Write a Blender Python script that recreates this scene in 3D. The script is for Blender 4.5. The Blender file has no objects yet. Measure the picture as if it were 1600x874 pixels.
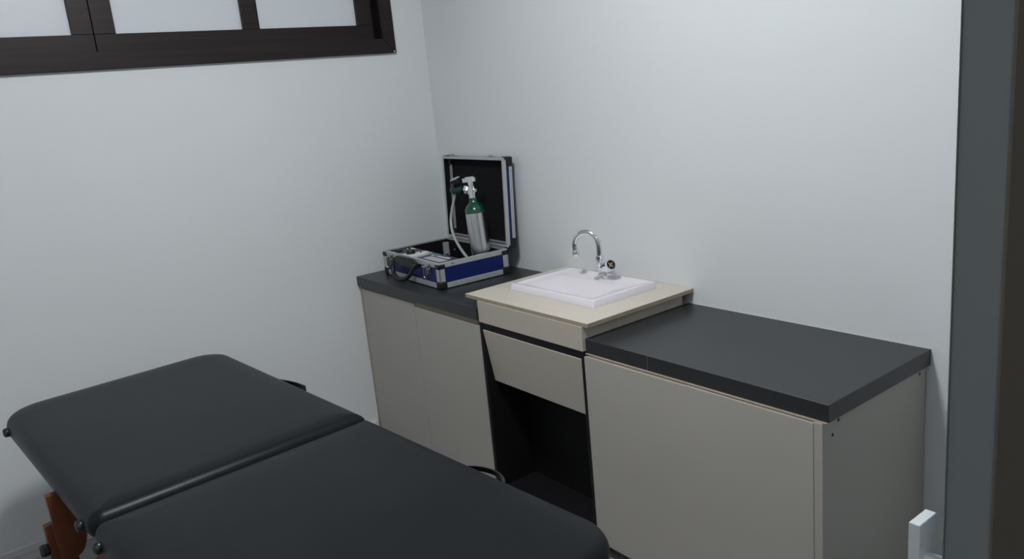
import bpy, bmesh, math, random
from mathutils import Vector, Matrix
random.seed(7)
S = bpy.context.scene
COL = S.collection
PI = math.pi

# ------------------------------------------------------------------ camera
cam = bpy.data.cameras.new('camera')
cam.sensor_width = 36.0
cam.lens = 36.0 * 1254.3 / 1600.0
cam.clip_start = 0.05
camo = bpy.data.objects.new('camera', cam)
COL.objects.link(camo)
yaw, pitch, roll = 0.9312, -0.2332, -0.0960
fwd = Vector((-math.sin(yaw) * math.cos(pitch), math.cos(yaw) * math.cos(pitch), math.sin(pitch)))
rg = Vector((math.cos(yaw), math.sin(yaw), 0))
upv = rg.cross(fwd)
r2 = rg * math.cos(roll) + upv * math.sin(roll)
u2 = -rg * math.sin(roll) + upv * math.cos(roll)
M3 = Matrix((r2, u2, -fwd)).transposed()
camo.matrix_world = Matrix.Translation((3.1573, -1.9956, 1.4666)) @ M3.to_4x4()
S.camera = camo

# ------------------------------------------------------------------ light
S.view_settings.view_transform = 'Standard'
S.view_settings.look = 'None'
S.view_settings.exposure = 0.0
S.view_settings.gamma = 1.0
S.view_settings.use_curve_mapping = False
w = bpy.data.worlds.new('world')
S.world = w
w.use_nodes = True
bg = w.node_tree.nodes['Background']
bg.inputs[0].default_value = (0.75, 0.82, 1.0, 1)
bg.inputs[1].default_value = 0.10
LAMP = (1.78, -1.33)      # ceiling lamp position
LAMP_W = 112.0
# the room's own light is the glowing glass dome of this lamp (LAMP_W = radiance of the glass)
lc = bpy.data.lights.new('corridor_fill', 'AREA')  # added fill from the corridor, brightens door edge, outer face and cabinet side
lc.shape = 'RECTANGLE'
lc.size, lc.size_y = 0.4, 0.4
lc.energy = 5.0
lc.color = (1.0, 0.96, 0.90)
lco = bpy.data.objects.new('corridor_fill', lc)
lco.location = (3.80, -2.30, 2.545)
COL.objects.link(lco)

# ------------------------------------------------------------------ materials
def mat(name, col, rough=0.5, metal=0.0, spec=0.5, noise=None, bump=None, var=0.0, coat=0.0):
    """noise=(scale xyz) colour variation amount var; bump=(scale,strength,distance)"""
    m = bpy.data.materials.new(name)
    m.use_nodes = True
    nt = m.node_tree
    b = nt.nodes['Principled BSDF']
    b.inputs['Base Color'].default_value = (*col, 1)
    b.inputs['Roughness'].default_value = rough
    b.inputs['Metallic'].default_value = metal
    b.inputs['Specular IOR Level'].default_value = spec
    b.inputs['Coat Weight'].default_value = coat
    tc = nt.nodes.new('ShaderNodeTexCoord')
    if noise:
        mp = nt.nodes.new('ShaderNodeMapping')
        mp.inputs['Scale'].default_value = noise
        nt.links.new(tc.outputs['Object'], mp.inputs[0])
        n = nt.nodes.new('ShaderNodeTexNoise')
        n.inputs['Scale'].default_value = 1.0
        n.inputs['Detail'].default_value = 6
        nt.links.new(mp.outputs[0], n.inputs['Vector'])
        cr = nt.nodes.new('ShaderNodeValToRGB')
        cr.color_ramp.elements[0].position = 0.3
        cr.color_ramp.elements[1].position = 0.7
        cr.color_ramp.elements[0].color = (*[c * (1 - var) for c in col], 1)
        cr.color_ramp.elements[1].color = (*[min(1, c * (1 + var)) for c in col], 1)
        nt.links.new(n.outputs['Fac'], cr.inputs[0])
        nt.links.new(cr.outputs[0], b.inputs['Base Color'])
    if bump:
        n2 = nt.nodes.new('ShaderNodeTexNoise')
        n2.inputs['Scale'].default_value = bump[0]
        n2.inputs['Detail'].default_value = 5
        nt.links.new(tc.outputs['Object'], n2.inputs['Vector'])
        bp = nt.nodes.new('ShaderNodeBump')
        bp.inputs['Strength'].default_value = bump[1]
        bp.inputs['Distance'].default_value = bump[2]
        nt.links.new(n2.outputs['Fac'], bp.inputs['Height'])
        nt.links.new(bp.outputs[0], b.inputs['Normal'])
    return m

M = {}
M['wall'] = mat('wall_paint', (0.665, 0.695, 0.705), 0.55, spec=0.3, noise=(1.5, 1.5, 1.5), var=0.012, bump=(14, 0.12, 0.004))
M['ceiling'] = mat('ceiling_paint', (0.78, 0.78, 0.77), 0.8)
M['floor'] = mat('floor_tile', (0.30, 0.30, 0.31), 0.35, noise=(3, 3, 3), var=0.05)
M['baseboard'] = mat('baseboard_white', (0.62, 0.63, 0.64), 0.35)
M['dark_wood'] = mat('dark_wood', (0.015, 0.010, 0.0105), 0.42, spec=0.28, noise=(8, 2.5, 60), var=0.35, bump=(40, 0.15, 0.001))
M['pane'] = mat('frosted_pane', (0.62, 0.65, 0.69), 0.35, spec=0.4)
M['laminate'] = mat('door_laminate', (0.375, 0.362, 0.325), 0.42, spec=0.35, noise=(3, 3, 3), var=0.02)
M['maple'] = mat('maple_laminate', (0.55, 0.515, 0.445), 0.42, spec=0.35, noise=(6, 180, 6), var=0.06)
M['maple_v'] = mat('maple_upright_grain', (0.45, 0.42, 0.355), 0.45, spec=0.3, noise=(260, 260, 5), var=0.035)
M['edge_tan'] = mat('tan_board_edge', (0.33, 0.275, 0.215), 0.6, noise=(30, 30, 30), var=0.08)
M['black_top'] = mat('dark_worktop', (0.019, 0.0215, 0.024), 0.40, spec=0.62, noise=(10, 10, 10), var=0.06)
M['black_board'] = mat('black_board', (0.006, 0.006, 0.007), 0.6, spec=0.25)
M['joint'] = mat('edge_joint', (0.14, 0.12, 0.10), 0.6)
M['screw'] = mat('screw_dark', (0.015, 0.012, 0.01), 0.5)
M['porcelain'] = mat('porcelain', (0.70, 0.67, 0.71), 0.16, spec=0.5, coat=0.3)
M['chrome'] = mat('chrome', (0.82, 0.83, 0.85), 0.07, metal=1.0)
M['gold'] = mat('brass_centre', (0.55, 0.42, 0.22), 0.3, metal=1.0)
M['steel'] = mat('brushed_aluminium', (0.60, 0.61, 0.62), 0.27, metal=1.0)
M['alu'] = mat('aluminium_trim', (0.50, 0.52, 0.53), 0.42, metal=0.5)
M['alu_dark'] = mat('aluminium_groove', (0.22, 0.23, 0.25), 0.45, metal=0.6)
M['blue'] = mat('blue_panel', (0.004, 0.012, 0.105), 0.4, spec=0.4)
M['navy'] = mat('navy_panel', (0.022, 0.024, 0.055), 0.4)
M['plastic'] = mat('black_plastic', (0.010, 0.011, 0.014), 0.42, spec=0.4)
M['foam'] = mat('black_lining', (0.006, 0.006, 0.008), 0.9, spec=0.2)
M['white_print'] = mat('white_print', (0.70, 0.70, 0.67), 0.5)
M['grey_print'] = mat('grey_label', (0.42, 0.42, 0.44), 0.5)
M['teal_print'] = mat('teal_print', (0.10, 0.30, 0.34), 0.5)
M['green'] = mat('green_enamel', (0.003, 0.062, 0.034), 0.22, spec=0.5, coat=0.3)
M['green_dark'] = mat('green_anodised', (0.002, 0.032, 0.016), 0.35)
M['nickel'] = mat('nickel', (0.50, 0.47, 0.40), 0.28, metal=1.0)
M['tube'] = mat('clear_hose', (0.36, 0.40, 0.36), 0.2, spec=0.6)
M['leather'] = mat('black_leatherette', (0.0075, 0.0095, 0.0115), 0.36, spec=0.14, noise=(5, 5, 5), var=0.10, bump=(9, 0.12, 0.006))
M['redwood'] = mat('stained_wood', (0.105, 0.030, 0.010), 0.42, spec=0.4, noise=(5, 30, 5), var=0.45)
M['knob'] = mat('black_knob', (0.006, 0.007, 0.010), 0.25, spec=0.6)
M['door_edge'] = mat('door_edge_grey', (0.155, 0.172, 0.178), 0.5)
M['door_face'] = mat('door_face_brown', (0.10, 0.088, 0.070), 0.6)
M['handle'] = mat('satin_silver', (0.60, 0.64, 0.67), 0.35, metal=0.25)
M['lamp'] = mat('fill_diffuser', (0.9, 0.9, 0.9), 0.5)  # glowing face of the added corridor fill panel
lb = M['lamp'].node_tree.nodes['Principled BSDF']
lb.inputs['Emission Color'].default_value = (0.93, 0.97, 1.0, 1)
lb.inputs['Emission Strength'].default_value = 4.0

M['dome'] = mat('lamp_glass', (0.9, 0.9, 0.9), 0.4)
lb = M['dome'].node_tree.nodes['Principled BSDF']
lb.inputs['Emission Color'].default_value = (0.97, 0.98, 1.0, 1)
lb.inputs['Emission Strength'].default_value = LAMP_W

# ------------------------------------------------------------------ mesh helpers
def box(bm, x0, x1, y0, y1, z0, z1, bev=0.0, seg=2):
    r = bmesh.ops.create_cube(bm, size=1.0)
    vs = r['verts']
    for v in vs:
        v.co = Vector((x0 + (v.co.x + .5) * (x1 - x0), y0 + (v.co.y + .5) * (y1 - y0), z0 + (v.co.z + .5) * (z1 - z0)))
    if bev > 0:
        es = list({e for v in vs for e in v.link_edges})
        bmesh.ops.bevel(bm, geom=es, offset=bev, segments=seg, affect='EDGES', profile=0.5)
    return vs

def tube(bm, pts, r, seg=16, cap=True):
    pts = [Vector(p) for p in pts]
    rr = r if isinstance(r, (list, tuple)) else [r] * len(pts)
    rings = []
    d0 = (pts[1] - pts[0]).normalized()
    ref = Vector((0, 0, 1)) if abs(d0.z) < .9 else Vector((1, 0, 0))
    u = d0.cross(ref).normalized()
    for i, p in enumerate(pts):
        if i == 0: d = pts[1] - pts[0]
        elif i == len(pts) - 1: d = pts[-1] - pts[-2]
        else: d = pts[i + 1] - pts[i - 1]
        if d.length < 1e-9: d = d0
        d = d.normalized()
        u = (u - d * u.dot(d))
        u.normalize()
        v = d.cross(u)
        rings.append([bm.verts.new(p + (u * math.cos(2 * PI * k / seg) + v * math.sin(2 * PI * k / seg)) * rr[i]) for k in range(seg)])
    for a, b in zip(rings[:-1], rings[1:]):
        for k in range(seg):
            bm.faces.new((a[k], a[(k + 1) % seg], b[(k + 1) % seg], b[k]))
    if cap:
        bm.faces.new(rings[0][::-1])
        bm.faces.new(rings[-1])

def lathe(bm, prof, origin=(0, 0, 0), axis=(0, 0, 1), seg=32):
    """prof: list of (radius, height along axis)"""
    o = Vector(origin); a = Vector(axis).normalized()
    ref = Vector((1, 0, 0)) if abs(a.x) < .9 else Vector((0, 1, 0))
    u = (ref - a * ref.dot(a)).normalized(); v = a.cross(u)
    rings = []
    for r, h in prof:
        r = max(r, 1e-5)
        rings.append([bm.verts.new(o + a * h + (u * math.cos(2 * PI * k / seg) + v * math.sin(2 * PI * k / seg)) * r) for k in range(seg)])
    for A, B in zip(rings[:-1], rings[1:]):
        for k in range(seg):
            bm.faces.new((A[k], A[(k + 1) % seg], B[(k + 1) % seg], B[k]))
    bm.faces.new(rings[0][::-1]); bm.faces.new(rings[-1])

def prism(bm, poly, z0, z1, mapf=lambda x, y, z: (x, y, z)):
    """extrude 2D outline between two levels; mapf turns (x,y,z) to space"""
    a = [bm.verts.new(mapf(x, y, z0)) for x, y in poly]
    b = [bm.verts.new(mapf(x, y, z1)) for x, y in poly]
    n = len(poly)
    bm.faces.new(a[::-1]); bm.faces.new(b)
    for i in range(n):
        bm.faces.new((a[i], a[(i + 1) % n], b[(i + 1) % n], b[i]))

def obj(name, bm, m, parent=None, smooth=False, angle=0.7):
    bmesh.ops.recalc_face_normals(bm, faces=bm.faces[:])
    me = bpy.data.meshes.new(name)
    bm.to_mesh(me); bm.free()
    me.materials.append(m)
    if smooth:
        for p in me.polygons: p.use_smooth = True
        try: me.set_sharp_from_angle(angle=angle)
        except Exception: pass
    o = bpy.data.objects.new(name, me)
    COL.objects.link(o)
    if parent: o.parent = parent
    return o

def bx(name, m, parent, *dims, bev=0.0, seg=2):
    bm = bmesh.new(); box(bm, *dims, bev=bev, seg=seg)
    return obj(name, bm, m, parent)

def thing(name, label, cat, loc=(0, 0, 0), rz=0.0, group=None):
    o = bpy.data.objects.new(name, None)
    o.empty_display_size = .05
    COL.objects.link(o)
    o.location = loc; o.rotation_euler = (0, 0, rz)
    o['label'] = label; o['category'] = cat
    if group: o['group'] = group
    return o

def tag(o, label, cat, group=None):
    o['label'] = label; o['category'] = cat
    if group: o['group'] = group
    return o

def struct(o):
    o['kind'] = 'structure'
    return o

# ------------------------------------------------------------------ room shell
YN = -3.1      # near end wall
XR = 2.99      # inner face of the wall with the sliding door
HC = 2.6
struct(bx('floor', M['floor'], None, -0.15, 4.6, YN - .1, 0.12, -0.1, 0))
struct(bx('ceiling', M['ceiling'], None, -0.15, 4.6, YN - .1, 0.12, HC, HC + .1))
# wall_left (window wall) with opening
WY0, WY1, WZ0, WZ1 = -2.50, -0.200, 1.70, 2.34
bm = bmesh.new()
box(bm, -0.15, 0, YN, 0, 0, WZ0)
box(bm, -0.15, 0, YN, 0, WZ1, HC)
box(bm, -0.15, 0, YN, WY0, WZ0, WZ1)
box(bm, -0.15, 0, WY1, 0, WZ0, WZ1)
struct(obj('wall_left', bm, M['wall']))
struct(bx('wall_back', M['wall'], None, -0.15, 4.6, 0, 0.12, 0, HC))
struct(bx('wall_near', M['wall'], None, -0.15, 4.6, YN - .1, YN, 0, HC))
bm = bmesh.new()
DY0, DY1 = -2.45, -0.62
box(bm, XR, XR + .12, DY1, 0, 0, HC)
box(bm, XR, XR + .12, YN, DY0, 0, HC)
box(bm, XR, XR + .12, DY0, DY1, 2.2, HC)
struct(obj('wall_right', bm, M['wall']))
# corridor end behind the photographer
struct(bx('wall_corridor', M['wall'], None, 4.5, 4.6, YN, 0, 0, HC))
# baseboard on window wall: thin board with a little cap
bm = bmesh.new()
box(bm, 0, 0.012, YN, -0.4907, 0, 0.052)
box(bm, 0, 0.017, YN, -0.4907, 0.030, 0.0597, bev=.003)
struct(obj('baseboard_left', bm, M['baseboard']))

# ------------------------------------------------------------------ window
win = struct(bpy.data.objects.new('window_1', None)); COL.objects.link(win)
win.location = (0, -1.35, WZ0)
def wpart(name, m, x0, x1, y0, y1, z0, z1, parent=win, bev=.002):
    bm = bmesh.new(); box(bm, x0, x1, y0 + 1.35, y1 + 1.35, z0 - WZ0, z1 - WZ0, bev=bev)
    return obj(name, bm, m, parent)
CO, CI = 0.1604, 0.222      # casing outer / inner edge distance from corner
ZB, ZT = 1.6617, 2.40
bm = bmesh.new()
yo = [(-CO), (-CI)]
def q(bm, pts, x0, x1):
    prism(bm, [(a + 1.35, b - WZ0) for a, b in pts], x0, x1, lambda y, z, x: (x, y, z))
yl_o, yl_i = -2.54, -2.478
zi0, zi1 = 1.722, 2.338
q(bm, [(-CO, ZB), (-CI, zi0), (yl_i, zi0), (yl_o, ZB)], 0.0005, 0.017)
q(bm, [(-CO, ZB), (-CO, ZT), (-CI, zi1), (-CI, zi0)], 0.0005, 0.017)
q(bm, [(yl_o, ZB), (yl_i, zi0), (yl_i, zi1), (yl_o, ZT)], 0.0005, 0.017)
q(bm, [(-CO, ZT), (yl_o, ZT), (yl_i, zi1), (-CI, zi1)], 0.0005, 0.017)
bmesh.ops.bevel(bm, geom=bm.edges[:], offset=.0022, segments=2, affect='EDGES')
casing = obj('casing', bm, M['dark_wood'], win)
# jamb lining
bm = bmesh.new()
for (a, b, c, d) in ((-CI, -CI + .02, zi0 - .02, zi1 + .02), (yl_i - .02, yl_i, zi0 - .02, zi1 + .02), (yl_i - .02, -CI + .02, zi0 - .021, zi0), (yl_i - .02, -CI + .02, zi1, zi1 + .02)):
    box(bm, -0.10, 0.0008, a + 1.35, b + 1.35, c - WZ0, d - WZ0)
obj('jamb_lining', bm, M['dark_wood'], win)
def sash(y0, y1, splits):
    # y0<y1, splits: list of pane (ya,yb)
    bm = bmesh.new()
    z0, z1 = zi0 + .001, zi1 - .001
    pz0, pz1 = 1.783, 2.28
    xs = (-0.058, -0.018)
    def bb(a, b, c, d):
        box(bm, xs[0], xs[1], a + 1.35, b + 1.35, c - WZ0, d - WZ0, bev=.0012, seg=1)
    bb(y0, y1, z0, pz0); bb(y0, y1, pz1, z1)
    edges = [y0] + [e for s in splits for e in s] + [y1]
    for i in range(0, len(edges), 2):
        bb(edges[i], edges[i + 1], pz0, pz1)
    s = obj('sash', bm, M['dark_wood'], win)
    for a, b in splits:
        bm = bmesh.new()
        box(bm, -0.040, -0.034, a + 1.35 - .004, b + 1.35 + .004, pz0 - WZ0 - .004, pz1 - WZ0 + .004)
        obj('pane', bm, M['pane'], s)
sash(-1.333, -0.2400, [(-1.262, -0.803), (-0.737, -0.3105)])
sash(-2.440, -1.3355, [(-2.36, -1.93), (-1.865, -1.403)])
# closed timber strip between sash and lining at both ends
bm = bmesh.new()
box(bm, -0.075, -0.045, -0.2405 + 1.35, -CI + 1.35, zi0 - WZ0, zi1 - WZ0)
box(bm, -0.075, -0.045, yl_i + 1.35, -2.4395 + 1.35, zi0 - WZ0, zi1 - WZ0)
obj('frame', bm, M['dark_wood'], win)
bm = bmesh.new()
lathe(bm, [(0.002, 0), (0.004, .0008), (.003, .002)], (0.0168, -0.171 + 1.35, 1.668 - WZ0), (1, 0, 0), 12)
obj('screw', bm, M['alu'], win, True)

# ------------------------------------------------------------------ ceiling lamp (above, out of the picture)
lt = thing('ceiling_light', 'round glowing white dome lamp on the ceiling above the treatment bed', 'ceiling light', (LAMP[0], LAMP[1], HC))
bm = bmesh.new()
lathe(bm, [(.0001, -.001), (.185, -.001), (.190, -.010), (.190, -.028), (.172, -.030), (.0001, -.030)], (0, 0, 0), (0, 0, 1), 48)
obj('base_plate', bm, M['baseboard'], lt, True)
bm = bmesh.new()
lathe(bm, [(.168, -.0305)] + [(.168 * math.cos(a * PI / 20), -.031 - .105 * math.sin(a * PI / 20)) for a in range(0, 10)] + [(.0001, -.136)], (0, 0, 0), (0, 0, 1), 48)
obj('glass_dome', bm, M['dome'], lt, True)
lt = thing('ceiling_light', 'added unseen square fill light panel in the corridor outside the sliding door', 'ceiling light', (3.80, -2.30, HC))  # made-up fixture around the added corridor fill, out of view
bm = bmesh.new()
for a in ((-.25, .25, -.25, -.22), (-.25, .25, .22, .25), (-.25, -.22, -.22, .22), (.22, .25, -.22, .22)):
    box(bm, *a, -.04, 0)
obj('frame', bm, M['baseboard'], lt)
bx('diffuser', M['lamp'], lt, -.22, .22, -.22, .22, -.035, -.028)

# ------------------------------------------------------------------ left cabinet
H1, H2, T = 0.7323, 0.7200, 0.0429
X1, X2, X3 = 0.9062, 1.4423, 2.2341
YC = -0.4816
ZD = 0.0524     # bottom of the doors
def cabinet(name, label, x0, x1, ztop, doors, side_gap_l, side_gap_r):
    c = thing(name, label, 'cabinet', ((x0 + x1) / 2, YC / 2, 0))
    ox, oy = -(x0 + x1) / 2, -YC / 2
    def P(n, m, a, b, c_, d, e, f, par=None, bev=0.0006):
        bm = bmesh.new(); box(bm, a + ox, b + ox, c_ + oy, d + oy, e, f, bev=bev, seg=1)
        return obj(n, bm, m, par or c)
    return c, P, ox, oy

ZL = 0.012
c, P, ox, oy = cabinet('base_cabinet', 'beige two-door base cabinet beneath the blue case, by the window wall', 0.003, X1 - .001, H1, None, 0, 0)
P('side_panel', M['edge_tan'], 0.003, 0.020, YC + .0005, -0.003, ZL, H1 - T - .001)
P('side_panel', M['edge_tan'], X1 - .018, X1 - .001, YC + .0175, -0.003, ZL, H1 - T - .001)
P('back_panel', M['edge_tan'], 0.020, X1 - .018, -0.012, -0.003, ZL, H1 - T - .001)
P('bottom_panel', M['edge_tan'], 0.020, X1 - .018, YC + .0175, -0.012, ZL, ZL + .015)
P('top_rail', M['edge_tan'], 0.020, X1 - .018, YC + .006, YC + .06, H1 - T - .045, H1 - T - .001)
P('plinth', M['edge_tan'], 0.01, X1 - .01, YC + .05, YC + .065, 0, ZL)
# doors
d1 = P('door', M['laminate'], 0.0235, 0.4625, YC - .001, YC + .015, ZL, 0.6795)
d1.name = 'cabinet_door'
d2 = P('door', M['laminate'], 0.4655, X1 - .0035, YC - .001, YC + .015, ZL, 0.6665)
d2.name = 'cabinet_door'
cl = c

# worktop left
wt = thing('worktop', 'dark grey worktop under the open blue case', 'worktop', (X1 / 2, -.245, H1 - T))
bm = bmesh.new(); box(bm, -X1 / 2 + .002, X1 / 2 - .0005, -.2457, .2440, 0, T, bev=.0008, seg=1)
obj('slab', bm, M['black_top'], wt)
bm = bmesh.new(); box(bm, 0.845 - X1 / 2, X1 / 2 - .0008, -.2460, -.2452, T * .52 , T * .535)
obj('edge_joint', bm, M['joint'], wt)

# ------------------------------------------------------------------ right cabinet
c, P, ox, oy = cabinet('base_cabinet', 'wide beige base cabinet on the right with exposed side and screw holes', X2 + .001, X3 - .008, H2, None, 0, 0)
XR3 = X3 - .010
ZTOP = H2 - T - .001
P('side_panel', M['edge_tan'], X2 + .001, X2 + .016, YC + .0175, -0.003, ZD, ZTOP)
sp = P('side_panel', M['laminate'], XR3 - .022, XR3, YC + .0005, -0.006, ZD * 0 + .0, ZTOP - .0015)
P('back_panel', M['edge_tan'], X2 + .016, XR3 - .022, -0.012, -0.003, ZD, ZTOP)
P('bottom_panel', M['edge_tan'], X2 + .016, XR3 - .022, YC + .0175, -0.012, ZD, ZD + .015)
P('top_rail', M['edge_tan'], X2 + .016, XR3 - .0225, YC + .006, YC + .06, H2 - T - .045, ZTOP)
P('top_strip', M['edge_tan'], X2 + .002, XR3 + .008, YC + .004, -0.004, ZTOP - .0012, ZTOP + .0008)
P('plinth', M['laminate'], X2 + .01, XR3 - .023, YC + .05, YC + .065, 0, ZD)
for a, b, zt in ((X2 + .0035, 1.8286, .6690), (1.8287, XR3 - .0222, .6705)):
    d = P('door', M['laminate'], a, b, YC - .001, YC + .015, ZD, zt, bev=0); d.name = 'cabinet_door'
for y, z in ((-.038, .662), (-.416, .664), (-.440, .635)):
    bm = bmesh.new()
    lathe(bm, [(.0045, 0), (.0045, .0006), (.0027, .0008), (.0024, .0002)], (XR3 + ox - .0001, y + oy, z), (1, 0, 0), 14)
    obj('screw', bm, M['screw'], sp, True)
    sp.children[-1].name = 'screw'

CK = 1
wt = thing('worktop', 'long dark grey worktop to the right of the sink', 'worktop', ((X2 + X3) / 2, -.236, H2 - T))
hw = (X3 - X2) / 2
bm = bmesh.new(); box(bm, -hw + .0012, hw, -.2354, .2345, 0, T, bev=.0008, seg=1)
obj('slab', bm, M['black_top'], wt)
bm = bmesh.new(); box(bm, -hw + .030, hw, .2345, .2358, T - .004, T + .0016)
obj('sealant_bead', bm, M['baseboard'], wt)
bm = bmesh.new()
jx = 1.690 - (X2 + X3) / 2
prism(bm, [(jx, 0.0008), (jx + .0014, .0008), (jx + .0034, T - .0008), (jx + .0020, T - .0008)], -.2358, -.2350, lambda x, z, y: (x, y, z))
obj('edge_joint', bm, M['joint'], wt)

# ------------------------------------------------------------------ sink cabinet
SL, SR, ZS = 0.8318, 1.4654, 0.7731
sc = thing('sink_cabinet', 'raised light maple sink cabinet with a tilted panel over a black open recess', 'cabinet', ((X1 + X2) / 2, -.24, 0))
sx, sy = -(X1 + X2) / 2, .24
def Q(n, m, a, b, c_, d, e, f, bev=.0005):
    bm = bmesh.new(); box(bm, a + sx, b + sx, c_ + sy, d + sy, e, f, bev=bev, seg=1)
    return obj(n, bm, m, sc)
# upper frame
Q('apron', M['maple_v'], X1 + .001, X2 - .0165, YC - .001, YC + .014, 0.683, ZS - .0135)
Q('upper_side', M['maple_v'], X2 - .016, X2 + .0002, YC + .0002 - .001, -0.030, H2 + .0005, ZS - .0135)
Q('upper_side_end', M['maple_v'], X2 - .0160, X2 - .0002, YC - .001, YC + .014, 0.683, H2)
Q('upper_side', M['maple_v'], X1 + .0008, X1 + .015, YC + .0145, -0.030, H1 + .0005, ZS - .0135)
# lower black carcass
Q('carcass_side', M['black_board'], X1 + .0005, X1 + .0155, YC, -0.305, 0, 0.682)
Q('carcass_side', M['black_board'], X2 - .0110, X2 - .0005, YC, -0.305, 0, 0.682)
Q('carcass_back', M['black_board'], X1 + .0005, X2 - .0005, -0.305, -0.295, 0, 0.682)
Q('top_rail', M['black_board'], X1 + .016, X2 - .0115, YC + .002, YC + .05, 0.6565, 0.682)
Q('bottom_shelf', M['black_board'], X1 + .016, X2 - .0115, YC + .002, -0.3055, 0.030, 0.046)
# tilted flap, bottom swung inwards
fl = bmesh.new()
box(fl, -(X2 - X1 - .030) / 2, (X2 - X1 - .030) / 2, 0, 0.014, -0.200, 0, bev=.0005, seg=1)
flo = obj('flap_panel', fl, M['maple_v'], sc)
flo.location = ((X1 + .016 + X2 - .0115) / 2 + sx + .001, YC + sy - .001, 0.6565)
flo.rotation_euler = (math.radians(9.0), 0, 0)

st = thing('sink_countertop', 'light maple countertop board carrying the white basin', 'countertop', ((SL + SR) / 2, -.24, ZS - .013))
# board with a cut-out for the bowl
bm = bmesh.new()
BX0, BX1, BY0, BY1 = 0.938, 1.358, -.351, -.0676
ccx = (SL + SR) / 2
hx0, hx1, hy0, hy1 = BX0 + .03 - ccx, BX1 - .03 - ccx, BY0 + .025 + .24, BY1 - .015 + .24
ex0, ex1, ey0, ey1 = SL - ccx, SR - ccx, -.478 + .24, -.002 + .24
box(bm, ex0, ex1, ey0, hy0, 0, .013)
box(bm, ex0, ex1, hy1, ey1, 0, .013)
box(bm, ex0, hx0, hy0, hy1, 0, .013)
box(bm, hx1, ex1, hy0, hy1, 0, .013)
bmesh.ops.remove_doubles(bm, verts=bm.verts[:], dist=1e-5)
obj('board', bm, M['maple'], st)
bm = bmesh.new()
for a in ((ex0 - .0004, ex1 + .0004, ey0 - .0006, ey0), (ex0 - .0006, ex0, ey0, ey1), (ex1, ex1 + .0006, ey0, ey1)):
    box(bm, *a, .0003, .0120)
obj('edge_band', bm, M['edge_tan'], st)

# ------------------------------------------------------------------ wash basin
def rrect(x0, x1, y0, y1, r, n=6):
    pts = []
    rs = r if isinstance(r, (tuple, list)) else (r,) * 4
    for (cx, cy, a0, rr) in ((x1 - rs[0], y1 - rs[0], 0, rs[0]), (x0 + rs[1], y1 - rs[1], 90, rs[1]), (x0 + rs[2], y0 + rs[2], 180, rs[2]), (x1 - rs[3], y0 + rs[3], 270, rs[3])):
        for k in range(n + 1):
            a = math.radians(a0 + 90 * k / n)
            pts.append((cx + rr * math.cos(a), cy + rr * math.sin(a)))
    return pts

ba = thing('wash_basin', 'white rectangular ceramic basin set in the maple countertop', 'sink', ((BX0 + BX1) / 2, (BY0 + BY1) / 2, ZS))
bw, bd = (BX1 - BX0) / 2, (BY1 - BY0) / 2
bm = bmesh.new()
N = 8
def ring(pts, z):
    return [bm.verts.new((x, y, z)) for x, y in pts]
BH = .0245
seq = []
seq.append(ring(rrect(-bw - .004, bw + .004, -bd - .004, bd + .004, .006, N), 0.0005))
seq.append(ring(rrect(-bw - .001, bw + .001, -bd - .001, bd + .001, .006, N), BH - .003))
seq.append(ring(rrect(-bw + .0015, bw - .0015, -bd + .0015, bd - .0015, .006, N), BH))
seq.append(ring(rrect(-bw + .012, bw - .012, -bd + .012, bd - .010, .008, N), BH))
seq.append(ring(rrect(-bw + .017, bw - .017, -bd + .016, bd - .014, .010, N), BH - .004))
# faucet deck at the back, bowl in front
bx0, bx1, by0, by1 = -bw + .024, bw - .028, -bd + .022, bd - .080
for k in range(9):
    t = k / 8
    f = (1 - math.cos(PI * t)) / 2
    ins = .085 * t
    seq.append(ring(rrect(bx0 + ins * 1.5, bx1 - ins * 1.5, by0 + ins * .8, by1 - ins * .8, .030 + .012 * t, N), BH - .006 - .048 * f))
seq.append(ring(rrect(-.022, .022, (by0 + by1) / 2 - .022, (by0 + by1) / 2 + .022, .0219, N), BH - .056))
for A, B in zip(seq[:-1], seq[1:]):
    n = len(A)
    for k in range(n):
        bm.faces.new((A[k], A[(k + 1) % n], B[(k + 1) % n], B[k]))
bm.faces.new(seq[-1])
bo = obj('bowl', bm, M['porcelain'], ba, True, 0.9)
bm = bmesh.new()
lathe(bm, [(.0001, 0), (.020, 0), (.020, .002), (.016, .003), (.012, .001), (.0001, .001)], ((bx0 + bx1) / 2 * 0, (by0 + by1) / 2, BH - .0558), (0, 0, 1), 28)
obj('drain', bm, M['chrome'], ba, True)

# ------------------------------------------------------------------ tap
FX, FY, FZ = 1.157, -.120, ZS + BH - .0055
fa = thing('basin_tap', 'chrome swan-neck tap standing on the white basin', 'tap', (FX, FY, FZ))
bm = bmesh.new()
lathe(bm, [(.0001, 0), (.0250, 0), (.0255, .002), (.0235, .0055), (.014, .0085), (.0115, .011)], (0, 0, 0))
obj('base_flange', bm, M['chrome'], fa, True)
bm = bmesh.new()
lathe(bm, [(.0115, .008), (.0112, .03), (.0112, .066), (.0138, .067), (.0138, .081), (.0108, .082), (.009, .084), (.0001, .084)], (0, 0, 0))
obj('body', bm, M['chrome'], fa, True)
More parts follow.
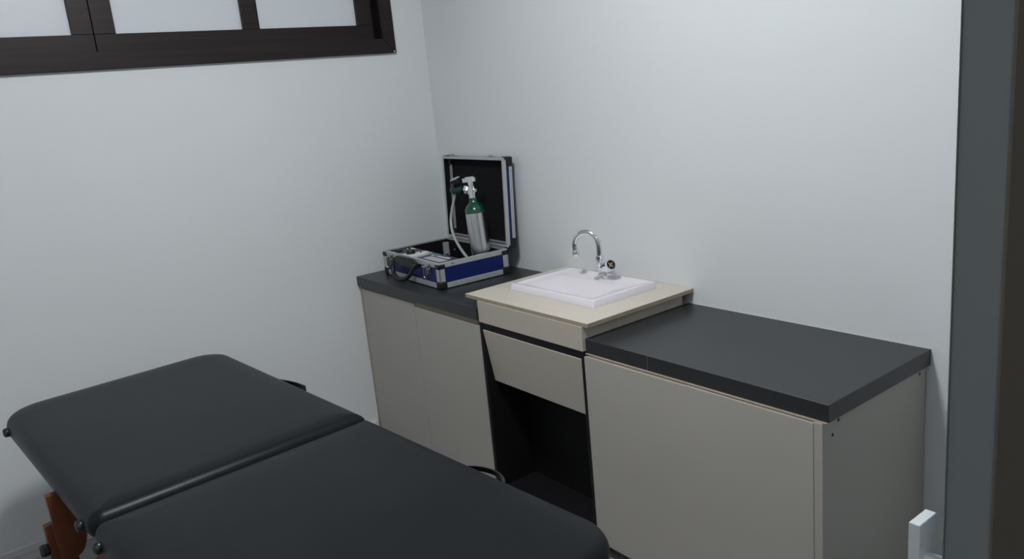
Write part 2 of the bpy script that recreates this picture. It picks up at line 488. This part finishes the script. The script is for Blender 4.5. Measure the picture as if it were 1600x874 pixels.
# spout bends towards the front-left of the bowl
sd = Vector((-0.93, -0.36, 0)).normalized()
R0 = .047
pts = [Vector((0, 0, .080)), Vector((0, 0, .10)), Vector((0, 0, .118))]
for k in range(1, 25):
    a = PI * 1.06 * k / 24
    pts.append(Vector((0, 0, .118)) + sd * (R0 - R0 * math.cos(a)) + Vector((0, 0, R0 * math.sin(a))))
dl = (pts[-1] - pts[-2]).normalized()
pts.append(pts[-1] + dl * .012)
bm = bmesh.new(); tube(bm, pts, .0096, 18)
obj('spout', bm, M['chrome'], fa, True)
bm = bmesh.new()
lathe(bm, [(.0001, 0), (.0118, 0), (.0127, .002), (.0127, .020), (.0118, .0215), (.008, .021), (.0001, .020)], pts[-1] - dl * .003, dl, 24)
obj('aerator', bm, M['chrome'], fa, True)
# valve with a big round knob leaning out to the right
kd = Vector((0.84, -0.16, 0.44)).normalized()
k0 = Vector((0.004, 0, .028))
bm = bmesh.new()
lathe(bm, [(.0001, 0), (.0085, .0), (.0090, .016), (.0125, .020), (.0190, .024), (.0205, .030), (.0215, .058), (.0225, .066), (.0218, .0700), (.0165, .0708), (.0152, .066), (.0001, .066)], k0, kd, 32)
obj('handle_knob', bm, M['chrome'], fa, True)
ins = bmesh.new()
lathe(ins, [(.0001, 0), (.0150, 0), (.0150, .0012), (.0001, .0012)], k0 + kd * .0656, kd, 28)
kn = obj('knob_inset', ins, M['plastic'], fa, True)
bm = bmesh.new()
ku = kd.cross(Vector((0, 1, 0))).normalized(); kv = kd.cross(ku)
for ang in (0.6, 0.6 + PI / 2):
    dd = ku * math.cos(ang) + kv * math.sin(ang)
    tube(bm, [k0 + kd * .0675 - dd * .0105, k0 + kd * .0675 + dd * .0105], .0024, 8)
lathe(bm, [(.0001, 0), (.0055, 0), (.0050, .003), (.0001, .0035)], k0 + kd * .0665, kd, 16)
obj('knob_cross', bm, M['gold'], fa, True)
bm = bmesh.new()
lathe(bm, [(.0001, -.006), (.0065, -.006), (.0075, 0), (.0065, .006), (.0001, .0065)], Vector((.010, -.010, .017)), Vector((.35, -.8, .35)), 18)
obj('side_nut', bm, M['chrome'], fa, True)

# ------------------------------------------------------------------ blue flight case
CW, CD, CHH = 0.485, 0.322, 0.1055
CR = math.radians(-3.2)
ca = thing('flight_case', 'open blue equipment case with aluminium edges and black corners, on the left worktop', 'case', (0.084, -0.387, H1), CR)
# local frame: x 0..CW (left to right), y 0..CD (front to hinge), z 0..CHH
def shell(parent, w, d, h, foot=True):
    t = .006
    bm = bmesh.new()
    e = .0022
    box(bm, e, w - e, e, e + t, e, h - .002)
    box(bm, e, w - e, d - e - t, d - e, e, h - .002)
    box(bm, e, e + t, e + t, d - e - t, e, h - .002)
    box(bm, w - e - t, w - e, e + t, d - e - t, e, h - .002)
    box(bm, e + t, w - e - t, e + t, d - e - t, e, e + t)
    sh = obj('panel', bm, M['blue'], parent)
    # black lining inside
    bm = bmesh.new()
    i = e + t + .0003; s = .0018
    box(bm, i, w - i, i, i + s, i, h - .006)
    box(bm, i, w - i, d - i - s, d - i, i, h - .006)
    box(bm, i, i + s, i + s, d - i - s, i, h - .006)
    box(bm, w - i - s, w - i, i + s, d - i - s, i, h - .006)
    box(bm, i + s, w - i - s, i + s, d - i - s, i, i + s)
    obj('lining', bm, M['foam'], parent)
    return sh
def trims(parent, w, d, h, rim=.020, low=.021, post=.024):
    o = 0.0
    bm = bmesh.new()
    # rim: outside flange on the four sides
    for (a, b, c_, e_) in ((0, w, 0, .010), (0, w, d - .010, d), (0, .010, .010, d - .010), (w - .010, w, .010, d - .010)):
        box(bm, a, b, c_, e_, h - rim, h, bev=.0012, seg=2)
    obj('rim_trim', bm, M['alu'], parent)
    bm = bmesh.new()
    g = post + .006
    for z0, z1 in ((.004, .009), (.010, .0245)):
        box(bm, g, w - g, -.0012, .006, z0, z1, bev=.0008, seg=1)
        box(bm, g, w - g, d - .006, d + .0012, z0, z1, bev=.0008, seg=1)
        box(bm, -.0012, .006, g, d - g, z0, z1, bev=.0008, seg=1)
        box(bm, w - .006, w + .0012, g, d - g, z0, z1, bev=.0008, seg=1)
    obj('edge_trim', bm, M['alu'], parent)
    for cx, cy in ((0, 0), (w, 0), (0, d), (w, d)):
        sxn = 1 if cx == 0 else -1; syn = 1 if cy == 0 else -1
        bm = bmesh.new()
        xa, xb = sorted((cx - sxn * .0016, cx + sxn * post)); ya, yb = sorted((cy - syn * .0016, cy + syn * .005))
        box(bm, xa, xb, ya, yb, .022, h - .016, bev=.0012, seg=2)
        xa, xb = sorted((cx - sxn * .0016, cx + sxn * .005)); ya, yb = sorted((cy - syn * .0016, cy + syn * post))
        box(bm, xa, xb, ya, yb, .022, h - .016, bev=.0012, seg=2)
        obj('corner_trim', bm, M['alu'], parent)
        bm = bmesh.new()
        xa, xb = sorted((cx - sxn * .0045, cx + sxn * (post + .006))); ya, yb = sorted((cy - syn * .0045, cy + syn * (post + .006)))
        box(bm, xa, xb, ya, yb, -.0 + (0.0 if h > .06 else -.003), .034 if h > .06 else .030, bev=.0075, seg=4)
        obj('corner_cap', bm, M['plastic'], parent, True)
shell(ca, CW, CD, CHH)
trims(ca, CW, CD, CHH)
# small black caps under the rim at each upper corner
for cx, cy in ((0, 0), (CW, 0), (0, CD), (CW, CD)):
    sxn = 1 if cx == 0 else -1; syn = 1 if cy == 0 else -1
    bm = bmesh.new()
    xa, xb = sorted((cx - sxn * .0035, cx + sxn * .028)); ya, yb = sorted((cy - syn * .0035, cy + syn * .008))
    box(bm, xa, xb, ya, yb, CHH - .024, CHH - .006, bev=.003, seg=3)
    xa, xb = sorted((cx - sxn * .0035, cx + sxn * .008)); ya, yb = sorted((cy - syn * .0035, cy + syn * .028))
    box(bm, xa, xb, ya, yb, CHH - .024, CHH - .006, bev=.003, seg=3)
    obj('rim_corner_cap', bm, M['plastic'], ca, True)
# inside: bright corner post at the far left and small rivets
bm = bmesh.new()
box(bm, .012, .030, CD - .0175, CD - .0115, .020, CHH - .018, bev=.001)
box(bm, .0105, .0145, CD - .034, CD - .016, .020, CHH - .018, bev=.001)
obj('inner_corner_post', bm, M['alu'], ca)
for x, z in ((.075, .058), (.16, .05), (.31, .058)):
    bm = bmesh.new()
    lathe(bm, [(.0001, 0), (.0035, 0), (.003, .0016), (.0001, .002)], (x, CD - .0103, z), (0, -1, 0), 12)
    obj('rivet', bm, M['alu'], ca, True)
bm = bmesh.new()
lathe(bm, [(.0001, 0), (.0030, 0), (.0030, .0008), (.0001, .0010)], (CW + .0001, .062, CHH - .009), (1, 0, 0), 12)
obj('rim_screw', bm, M['screw'], ca, True)

# control panel: plate over the front part of the base
PZ = CHH - .0085
px0, px1, py0, py1 = .0105, CW - .0105, .0105, .126
bm = bmesh.new(); box(bm, px0, px1, py0, py1, PZ - .003, PZ, bev=.0006, seg=1)
box(bm, px0, px1, py1 - .004, py1, .012, PZ - .003)
pan = obj('control_panel', bm, M['navy'], ca)
# white curved sweep
def arcband(bm, cx, cy, r0, r1, a0, a1, z0, z1, n=28, clip=None):
    o_, i_ = [], []
    for k in range(n + 1):
        a = math.radians(a0 + (a1 - a0) * k / n)
        p, q_ = (cx + r1 * math.cos(a), cy + r1 * math.sin(a)), (cx + r0 * math.cos(a), cy + r0 * math.sin(a))
        if clip:
            c4 = clip
            p = (min(max(p[0], c4[0]), c4[1]), min(max(p[1], c4[2]), c4[3])); q_ = (min(max(q_[0], c4[0]), c4[1]), min(max(q_[1], c4[2]), c4[3]))
        o_.append(p); i_.append(q_)
    prism(bm, o_ + i_[::-1], z0, z1)
clip = (px0 + .002, px1 - .002, py0 + .002, py1 - .003)
bm = bmesh.new()
# big white field: left edge runs from front (x~.13) to the back (x~.17), right edge bows out to x~.27
fld = [(.100, clip[2])]
for k in range(13):
    t = k / 12
    fld.append((.222 + .020 * math.sin(PI * t * .75) - .036 * t, clip[2] + (clip[3] - clip[2]) * t))
fld += [(.156, clip[3]), (.147, .088), (.134, .056), (.118, .030)]
prism(bm, fld, PZ + .0001, PZ + .0007)
st0 = []
for k in range(13):
    t = k / 12
    st0.append((.232 + .020 * math.sin(PI * t * .75) - .034 * t, clip[2] + (clip[3] - clip[2]) * t))
prism(bm, st0 + [(x + .011, y) for x, y in st0[::-1]], PZ + .0001, PZ + .0007)
obj('white_sweep', bm, M['white_print'], pan)
# label field and white sticker
bm = bmesh.new(); box(bm, .285, .425, .038, .078, PZ + .0001, PZ + .0008)
obj('label_field', bm, M['grey_print'], pan)
bm = bmesh.new(); box(bm, .034, .078, .094, .120, PZ + .0001, PZ + .0009)
obj('sticker', bm, M['white_print'], pan)
bm = bmesh.new()
lathe(bm, [(.0001, 0), (.005, 0), (.0048, .010), (.0001, .011)], (.058, .098, PZ), (0, 0, 1), 16)
obj('connector', bm, M['plastic'], pan, True)
bm = bmesh.new()
lathe(bm, [(.0001, 0), (.004, 0), (.0035, .004), (.0001, .0045)], (.172, .092, PZ), (0, 0, 1), 16)
obj('connector', bm, M['plastic'], pan, True)
bm = bmesh.new()
lathe(bm, [(.0001, 0), (.0165, 0), (.0165, .004), (.0120, .007), (.0001, .007)], (.052, .050, PZ), (0, 0, 1), 24)
obj('socket', bm, M['plastic'], pan, True)
bm = bmesh.new()
lathe(bm, [(.0001, 0), (.0205, 0), (.0205, .002), (.0185, .003), (.0175, .0150), (.0160, .0170), (.0001, .0170)], (.150, .056, PZ), (0, 0, 1), 32)
obj('dial_knob', bm, M['plastic'], pan, True)
# logo ring + lettering
bm = bmesh.new()
arcband(bm, 0, 0, .0105, .0155, -50, 170, PZ + .0001, PZ + .0009)
arcband(bm, .004, .000, .0030, .0075, 0, 360, PZ + .0001, PZ + .0009)
lg = obj('logo_mark', bm, M['teal_print'], pan, False); lg.location = (.280, .103, 0)
bm = bmesh.new()
arcband(bm, 0, 0, .0115, .0160, 160, 320, PZ + .0001, PZ + .0010)
lg = obj('logo_mark', bm, M['white_print'], pan, False); lg.location = (.278, .102, 0)
def text_mesh(name, s, size, m, parent, loc, rot=(0, 0, 0), ext=.0004, shear=.25):
    cu = bpy.data.curves.new(name, 'FONT')
    cu.body = s; cu.size = size; cu.extrude = ext; cu.shear = shear; cu.offset = .0002
    to = bpy.data.objects.new(name, cu); COL.objects.link(to)
    dg = bpy.context.evaluated_depsgraph_get(); dg.update()
    me = bpy.data.meshes.new_from_object(to.evaluated_get(dg))
    bpy.data.objects.remove(to)
    me.materials.clear(); me.materials.append(m)
    o = bpy.data.objects.new(name, me); COL.objects.link(o)
    o.parent = parent; o.location = loc; o.rotation_euler = rot
    return o
text_mesh('lettering', 'zone&life', .0265, M['white_print'], pan, (.305, .090, PZ + .0006))

# latches on the front
for lx in (.060, .388):
    bm = bmesh.new()
    box(bm, lx, lx + .030, -.0030, .0005, CHH - .050, CHH - .010, bev=.0006, seg=1)
    box(bm, lx + .003, lx + .027, -.0130, -.003, CHH - .022, CHH - .012, bev=.002, seg=2)
    tube(bm, [(lx + .002, -.010, CHH - .020), (lx + .028, -.010, CHH - .020)], .0042, 12)
    box(bm, lx + .020, lx + .027, -.012, -.003, CHH - .050, CHH - .030, bev=.001, seg=1)
    lt_ = obj('latch', bm, M['nickel'], ca, True, .5)
    bm = bmesh.new()
    loop = [(lx - .003, -.016, CHH - .020)]
    for k in range(0, 13):
        a = PI + PI * k / 12
        loop.append((lx + .006 + .0095 * math.cos(a), -.015, CHH - .058 + .0095 * math.sin(a)))
    loop.append((lx + .0155, -.016, CHH - .020))
    tube(bm, loop, .0013, 8)
    tube(bm, [(lx - .008, -.016, CHH - .020), (lx + .020, -.016, CHH - .020)], .0035, 10)
    obj('latch_loop', bm, M['nickel'], lt_, True)
# handle hanging down
hx0, hx1 = .130, .318
hz = CHH - .027
bm = bmesh.new()
ol = [(hx0, hz + .004), (hx0 + .000, hz - .022), (hx0 + .010, hz - .048), (hx0 + .036, hz - .062), (hx0 + .080, hz - .066), (hx1 - .060, hz - .057), (hx1 - .026, hz - .038), (hx1 - .006, hz - .018), (hx1, hz + .004)]
pp = ol
for _ in range(3):
    nw = [pp[0]]
    for (ax, az), (bx_, bz) in zip(pp[:-1], pp[1:]):
        nw += [(ax * .75 + bx_ * .25, az * .75 + bz * .25), (ax * .25 + bx_ * .75, az * .25 + bz * .75)]
    pp = nw + [pp[-1]]
n = len(pp)
path = [(x, -.016 - .020 * math.sin(PI * i / (n - 1)), z) for i, (x, z) in enumerate(pp)]
rad = [.0072 + .0022 * math.sin(PI * i / (n - 1)) for i in range(n)]
tube(bm, path, rad, 14)
h = obj('handle', bm, M['plastic'], ca, True)
bm = bmesh.new()
prism(bm, [(hx0 - .004, hz - .010), (hx0 - .004, hz + .010), (hx0 + .030, hz + .024), (hx1 - .030, hz + .024), (hx1 + .006, hz + .008), (hx1 + .006, hz - .012), (hx1 - .035, hz - .010), (hx0 + .035, hz - .010)], -.020, -.0005, lambda x, z, y: (x, y, z))
bmesh.ops.bevel(bm, geom=bm.edges[:], offset=.003, segments=2, affect='EDGES')
obj('handle_mount', bm, M['plastic'], ca, True, .6)

# lid: hinged at the back rim, leaning back on the wall
LD = 0.044
lid_root = bpy.data.objects.new('lid', None); COL.objects.link(lid_root); lid_root.parent = ca
# lid local: same footprint w x d, open face is z=LD (towards viewer), hinge edge at y=0, free edge y=CD+..
LH = .360
lid_root.matrix_local = Matrix.Translation((0.0, CD + .003, CHH + .001)) @ Matrix.Rotation(math.radians(90 - 1.5), 4, 'X')
# local y -> up, local z -> towards viewer (-y).   outer face z=-LD .. rim z=0
bpy.data.objects.remove(lid_root)
def lidmap(o):
    return o
LM = Matrix.Translation((0.0, CD + .002, CHH + .0035)) @ Matrix.Rotation(math.radians(90 - 2.7), 4, 'X') @ Matrix.Translation((0, 0, -LD))
def lidobj(name, bm, m, parent=None, smooth=False, ang=.7):
    bmesh.ops.transform(bm, matrix=LM, verts=bm.verts[:])
    return obj(name, bm, m, parent, smooth, ang)
t = .006; e = .0022; w_, d_, h_ = CW, LH, LD
bm = bmesh.new()
box(bm, e, w_ - e, e, e + t, e, h_ - .002)
box(bm, e, w_ - e, d_ - e - t, d_ - e, e, h_ - .002)
box(bm, e, e + t, e + t, d_ - e - t, e, h_ - .002)
box(bm, w_ - e - t, w_ - e, e + t, d_ - e - t, e, h_ - .002)
box(bm, e + t, w_ - e - t, e + t, d_ - e - t, e, e + t)
lid = lidobj('lid', bm, M['blue'], ca)
bm = bmesh.new()
i = e + t + .0003; s = .0018
box(bm, i, w_ - i, i, i + s, i, h_ - .004)
box(bm, i, w_ - i, d_ - i - s, d_ - i, i, h_ - .004)
box(bm, i, i + s, i + s, d_ - i - s, i, h_ - .004)
box(bm, w_ - i - s, w_ - i, i + s, d_ - i - s, i, h_ - .004)
box(bm, i + s, w_ - i - s, i + s, d_ - i - s, i, i + s)
lidobj('lining', bm, M['foam'], lid)
bm = bmesh.new()
for (a, b, c_, f_) in ((0, w_, 0, .010), (0, w_, d_ - .010, d_), (0, .010, .010, d_ - .010), (w_ - .010, w_, .010, d_ - .010)):
    box(bm, a, b, c_, f_, h_ - .016, h_, bev=.0012, seg=2)
lidobj('rim_trim', bm, M['alu'], lid)
bm = bmesh.new()
g = .034
for z0, z1 in ((.001, .007), (.008, .0155)):
    box(bm, g, w_ - g, -.0012, .006, z0, z1, bev=.0008, seg=1)
    box(bm, g, w_ - g, d_ - .006, d_ + .0012, z0, z1, bev=.0008, seg=1)
    box(bm, -.0012, .006, g, d_ - g, z0, z1, bev=.0008, seg=1)
    box(bm, w_ - .006, w_ + .0012, g, d_ - g, z0, z1, bev=.0008, seg=1)
lidobj('edge_trim', bm, M['alu'], lid)
for cx, cy in ((0, 0), (w_, 0), (0, d_), (w_, d_)):
    sxn = 1 if cx == 0 else -1; syn = 1 if cy == 0 else -1
    bm = bmesh.new()
    xa, xb = sorted((cx - sxn * .004, cx + sxn * .040)); ya, yb = sorted((cy - syn * .004, cy + syn * .036))
    box(bm, xa, xb, ya, yb, -.002, h_ - .018, bev=.006, seg=4)
    xa, xb = sorted((cx - sxn * .003, cx + sxn * .0075)); ya, yb = sorted((cy - syn * .003, cy + syn * .0075))
    box(bm, xa, xb, ya, yb, h_ - .020, h_ - .008, bev=.002, seg=2)
    lidobj('corner_cap', bm, M['plastic'], lid, True)
# inner corner strips of the lid
for ix in (.0112, w_ - .0312):
    bm = bmesh.new(); box(bm, ix, ix + .020, .030, d_ - .030, .0115, .0150, bev=.001)
    lidobj('inner_corner_post', bm, M['alu'], lid)
bm = bmesh.new(); box(bm, .030, w_ - .030, .0112, .0150, .014, .032, bev=.001)
lidobj('inner_strip', bm, M['alu'], lid)
# latch keepers on the free edge
for lx in (.065, .370):
    bm = bmesh.new()
    box(bm, lx, lx + .034, d_ - .001, d_ + .004, h_ - .022, h_ - .002, bev=.001)
    box(bm, lx + .004, lx + .024, d_ + .002, d_ + .0105, h_ - .014, h_ - .004, bev=.0015)
    lidobj('latch_keeper', bm, M['nickel'], lid)
# hinge strip joining lid and base
bm = bmesh.new()
box(bm, .03, CW - .03, CD - .0075, CD + .0035, CHH + .0002, CHH + .0032, bev=.0008)
obj('hinge', bm, M['alu_dark'], ca)

# ------------------------------------------------------------------ oxygen cylinder in the case
def loc_case(x, y, z):
    v = Matrix.Rotation(CR, 4, 'Z') @ Vector((x, y, z))
    return Vector((0.084, -0.387, H1)) + v
CYR = .0410
cyb = Vector((0.488, -0.150, H1 + .0115 + .006))   # base centre
tilt = Vector((-0.090, 0.010, 1)).normalized()
cy = thing('oxygen_cylinder', 'small silver gas cylinder with green shoulder standing inside the blue case', 'gas cylinder', cyb)
bm = bmesh.new()
HB = .243
lathe(bm, [(.0001, 0), (CYR - .006, 0), (CYR, .006), (CYR, HB)], (0, 0, 0), tilt, 48)
obj('tank', bm, M['steel'], cy, True)
bm = bmesh.new()
lathe(bm, [(CYR + .0003, HB - .006), (CYR + .0003, HB + .002), (CYR - .001, HB + .010), (CYR - .006, HB + .022), (CYR - .014, HB + .031), (.0210, HB + .036), (.0175, HB + .040), (.0165, HB + .056), (.0001, HB + .056)], (0, 0, 0), tilt, 48)
obj('shoulder', bm, M['green'], cy, True, .9)
# valve
bm = bmesh.new()
VZ = HB + .056
lathe(bm, [(.0001, 0), (.0160, 0), (.0160, .012), (.0120, .0125), (.0120, .0135), (.0175, .014), (.0175, .048), (.0120, .050), (.0120, .053), (.0135, .054), (.0135, .072), (.0001, .072)], tilt * VZ, tilt, 24)
xd = Vector((1, 0, 0)); xd = (xd - tilt * xd.dot(tilt)).normalized(); yd = tilt.cross(xd)
lathe(bm, [(.0001, 0), (.007, 0), (.007, .026), (.0001, .026)], tilt * (VZ + .030), xd, 14)
valve = obj('valve', bm, M['chrome'], cy, True)
# hand wheel
bm = bmesh.new()
ringp = []
outl = []
for k in range(60):
    a = 2 * PI * k / 60
    r = .0300 + .0042 * math.cos(6 * a)
    outl.append((r * math.cos(a), r * math.sin(a)))
def tm(x, y, z): 
    return tuple(xd * x + yd * y + tilt * (z + VZ + .066))
prism(bm, outl, 0, .017, tm)
lathe(bm, [(.0001, 0), (.0230, 0), (.0225, .005), (.0001, .008)], tilt * (VZ + .082), tilt, 28)
obj('handwheel', bm, M['chrome'], cy, True, .6)
# regulator: on a stub towards the left of the picture
rd = Vector((-0.80, -0.10, -0.02)).normalized()
r0 = tilt * (VZ + .034)
reg = bmesh.new()
lathe(reg, [(.0001, .012), (.0150, .012), (.0195, .016), (.0195, .034), (.0130, .040), (.0060, .054), (.0001, .054)], r0, rd, 6)
obj('coupling_nut', reg, M['chrome'], cy, True, .5)
bm = bmesh.new()
lathe(bm, [(.0001, .050), (.0060, .050), (.0070, .058), (.0140, .060), (.0160, .062), (.0165, .078), (.0180, .080), (.0200, .100), (.0200, .116), (.0155, .122), (.0001, .123)], r0, rd, 28)
obj('regulator', bm, M['green_dark'], cy, True, .8)
gd = Vector((-.15, -.30, .95)).normalized()
gb = r0 + rd * .082 + Vector((0, 0, .014))
bm = bmesh.new()
lathe(bm, [(.0001, 0), (.0070, 0), (.0070, .010), (.0230, .014), (.0235, .034), (.0001, .034)], gb, gd, 28)
g_ = obj('pressure_gauge', bm, M['plastic'], cy, True, .6)
bm = bmesh.new()
lathe(bm, [(.0001, .0342), (.0215, .0342), (.0210, .0355), (.0001, .0358)], gb, gd, 28)
obj('gauge_glass', bm, M['grey_print'], g_, True)
# hose
def bez(p0, p1, p2, p3, n=24):
    out = []
    for k in range(n + 1):
        t = k / n
        out.append(p0 * (1 - t) ** 3 + p1 * 3 * t * (1 - t) ** 2 + p2 * 3 * t * t * (1 - t) + p3 * t ** 3)
    return out
h0 = r0 + rd * .106 + Vector((0, 0, -.016))
h3 = Vector((-.036, -.050, .055))
hp = bez(h0, h0 + Vector((-.045, -.01, -.11)), h3 + Vector((-.12, -.015, .11)), h3)
bm = bmesh.new(); tube(bm, hp, .0060, 12)
obj('hose', bm, M['tube'], cy, True)

# ------------------------------------------------------------------ massage table
BZ = 0.650
BR = math.radians(4.1)
PT = 0.062
BW = 0.705
bt = thing('massage_table', 'black padded folding treatment table with stained wooden legs', 'massage table', (1.305, -1.818, 0), BR)
# local frame: origin at the near end of the gap, x along the table, y across (0..BW)
def pad(name, x0, x1, radii, er=.032, BZ=BZ):
    bm = bmesh.new()
    N = 10
    rings = []
    prof = []
    for k in range(7):
        a = math.radians(90 * k / 6)
        prof.append((er * (1 - math.cos(a)) , -PT + .0 + er * .4 * (1 - 1) + 0, 0)) if False else None
    lay = [(.012, -PT), (.004, -PT + .003), (0, -PT + .010), (0, -er)]
    for k in range(1, 9):
        a = math.radians(90 * k / 8)
        lay.append((er * (1 - math.cos(a)), -er + er * math.sin(a) - .004))
    lay += [(.040, -.0022), (.070, -.0008), (.12, 0)]
    for ins, z in lay:
        rs = [max(r - ins, .004) for r in radii]
        pts = rrect(x0 + ins, x1 - ins, ins, BW - ins, rs, N)
        rings.append([bm.verts.new((x, y, BZ + z)) for x, y in pts])
    for A, B in zip(rings[:-1], rings[1:]):
        n = len(A)
        for k in range(n):
            bm.faces.new((A[k], A[(k + 1) % n], B[(k + 1) % n], B[k]))
    bm.faces.new(rings[0][::-1]); bm.faces.new(rings[-1])
    return obj(name, bm, M['leather'], bt, True, 1.2)
L1, L2 = 1.015, 0.930
# radii order: (x1,y1),(x0,y1),(x0,y0),(x1,y0)
p1 = pad('padded_section', -L1, -.003, (.012, .105, .115, .035))
p2 = pad('padded_section', .003, L2, (.105, .012, .025, .105), BZ=BZ - .006)
# wooden frames under the pads
for a, b in ((-L1 + .03, -.006), (.006, L2 - .03)):
    bm = bmesh.new()
    z0, z1 = BZ - PT - .060, BZ - PT - .0005
    ins = .035
    for f in ((a + .07, b, ins, ins + .020), (a + .07, b, BW - ins - .020, BW - ins), (a + .05, a + .07, ins, BW - ins), (b - .020, b, ins + .020, BW - ins - .020)):
        box(bm, *f, z0, z1, bev=.002, seg=1)
    box(bm, a + .06, b - .01, ins + .01, BW - ins - .01, z1 - .008, z1)
    obj('frame', bm, M['redwood'], bt)
# legs: wide upper board with rounded gusset, lower sliding board outside, black bolt knob
def leg(x, near, tall=True):
    s = 1 if near else -1
    y = -.020 if near else BW + .020
    def Y(v): return y + s * v
    bm = bmesh.new()
    pts = [(0.000, BZ - PT - .002), (.074, BZ - PT - .002)] + [(.040 + .034 * math.cos(k * PI / 16) , .500 - .095 * math.sin(k * PI / 16)) for k in range(0, 9)] + [(.040, .110), (.006, .110)]
    prism(bm, [(Y(a), z) for a, z in pts], x, x + .022, lambda yy, z, xx: (xx, yy, z))
    l = obj('leg', bm, M['redwood'], bt)
    bm = bmesh.new()
    prism(bm, [(Y(-.016), 0.012), (Y(-.016), .500), (Y(.022), .506), (Y(.022), 0.012)], x - .0225, x - .0005, lambda yy, z, xx: (xx, yy, z))
    obj('leg_extension', bm, M['redwood'], l)
    bm = bmesh.new()
    prism(bm, [(Y(-.018), 0), (Y(-.018), .020), (Y(.024), .020), (Y(.024), 0)], x - .024, x + .001, lambda yy, z, xx: (xx, yy, z))
    obj('foot', bm, M['knob'], l)
    for z in (.440, .30):
        bm = bmesh.new()
        lathe(bm, [(.0001, 0), (.014, 0), (.017, .004), (.017, .016), (.013, .022), (.0001, .023)], (x - .004, Y(-.0155), z), (0, -s, 0), 8)
        obj('leg_knob', bm, M['knob'], l, True, .5)
    return l
xl = -0.375
for x in (xl, .56):
    leg(x, True); leg(x, False)
    bm = bmesh.new(); box(bm, x - .001, x + .02, .0665, BW - .0665, .505, .548, bev=.002, seg=1)
    obj('leg_crossbar', bm, M['redwood'], bt)
# diagonal braces from the legs up to the hinge
for (xa, xb) in ((xl + .02, -.03), (.558, .03)):
    for y in (.030, BW - .048):
        bm = bmesh.new()
        a = Vector((xa, y, .330)); b = Vector((xb, y, .540)); d = (b - a)
        nrm = Vector((-d.z, 0, d.x)).normalized() * .020
        if nrm.z < 0: nrm = -nrm
        q4 = [a - nrm, b - nrm, b + nrm, a + nrm]
        A = [bm.verts.new(v) for v in q4]; B = [bm.verts.new(v + Vector((0, .018, 0))) for v in q4]
        bm.faces.new(A); bm.faces.new(B[::-1])
        for k in range(4): bm.faces.new((A[k], B[k], B[(k + 1) % 4], A[(k + 1) % 4]))
        obj('brace', bm, M['redwood'], bt)
# knobs on the near side of the pads
for x, z in ((-L1 + .115, BZ - .044), (-.088, BZ - .050), (.052, BZ - .050), (L2 - .12, BZ - .044)):
    bm = bmesh.new()
    lathe(bm, [(.0001, -.006), (.0135, -.006), (.0145, .000), (.0135, .007), (.0125, .011), (.0085, .0135), (.0001, .014)], (x, 0, z), (0, -1, 0), 20)
    obj('side_knob', bm, M['knob'], bt, True, .6)
# carry handles on the far side
def strap(name, pts, wdt, parent):
    bm = bmesh.new()
    vs = []
    for (x, y, z) in pts:
        vs.append([bm.verts.new((x, y, z + wdt / 2)), bm.verts.new((x, y, z - wdt / 2)), bm.verts.new((x, y - .004, z - wdt / 2)), bm.verts.new((x, y - .004, z + wdt / 2))])
    for a, b in zip(vs[:-1], vs[1:]):
        for k in range(4): bm.faces.new((a[k], a[(k + 1) % 4], b[(k + 1) % 4], b[k]))
    bm.faces.new(vs[0]); bm.faces.new(vs[-1][::-1])
    return obj(name, bm, M['knob'], parent, True, .9)
hp_ = []
for k in range(17):
    t = k / 16
    hp_.append((-.62 + .215 * t, BW + .002 + .026 * math.sin(PI * min(t * .62, 1)) , BZ - .046 + .012 * t))
strap('carry_handle', hp_, .022, bt)
hp_ = []
for k in range(17):
    t = k / 16
    hp_.append((.410 + .150 * t, BW + .002 + .034 * math.sin(PI * t) ** .6, BZ - .043 + .004 * t))
strap('carry_handle', hp_, .012, bt)

# ------------------------------------------------------------------ sliding door beside the camera
dr = struct(bpy.data.objects.new('door_1', None)); COL.objects.link(dr)
dr.location = (2.9125, -1.0, 0)
bm = bmesh.new(); box(bm, -.0170, .0160, -.398, .44, .012, 2.22)
obj('leaf', bm, M['door_edge'], dr)
bm = bmesh.new(); box(bm, .0162, .0180, -.3995, .44, .012, 2.22)
obj('outer_face', bm, M['door_face'], dr)
bm = bmesh.new(); box(bm, -.0178, -.0172, -.3995, .44, .012, 2.22)
obj('inner_face', bm, M['door_edge'], dr)
bm = bmesh.new(); box(bm, -.0475, -.0380, -.395, -.366, .74, 1.088, bev=.0006, seg=1)
hd = obj('door_handle', bm, M['handle'], dr)
for z in (.785, 1.050):
    bm = bmesh.new()
    lathe(bm, [(.0001, -.001), (.0075, -.001), (.0075, .0165), (.011, .0165), (.011, .0200), (.0001, .0200)], (-.0380, -.381, z), (1, 0, 0), 20)
    obj('handle_stem', bm, M['handle'], hd, True, .6)
# head track the leaf hangs from
struct(bx('trim_1', M['door_edge'], None, 2.885, XR - .0005, -2.45, -.10, 2.225, 2.29))
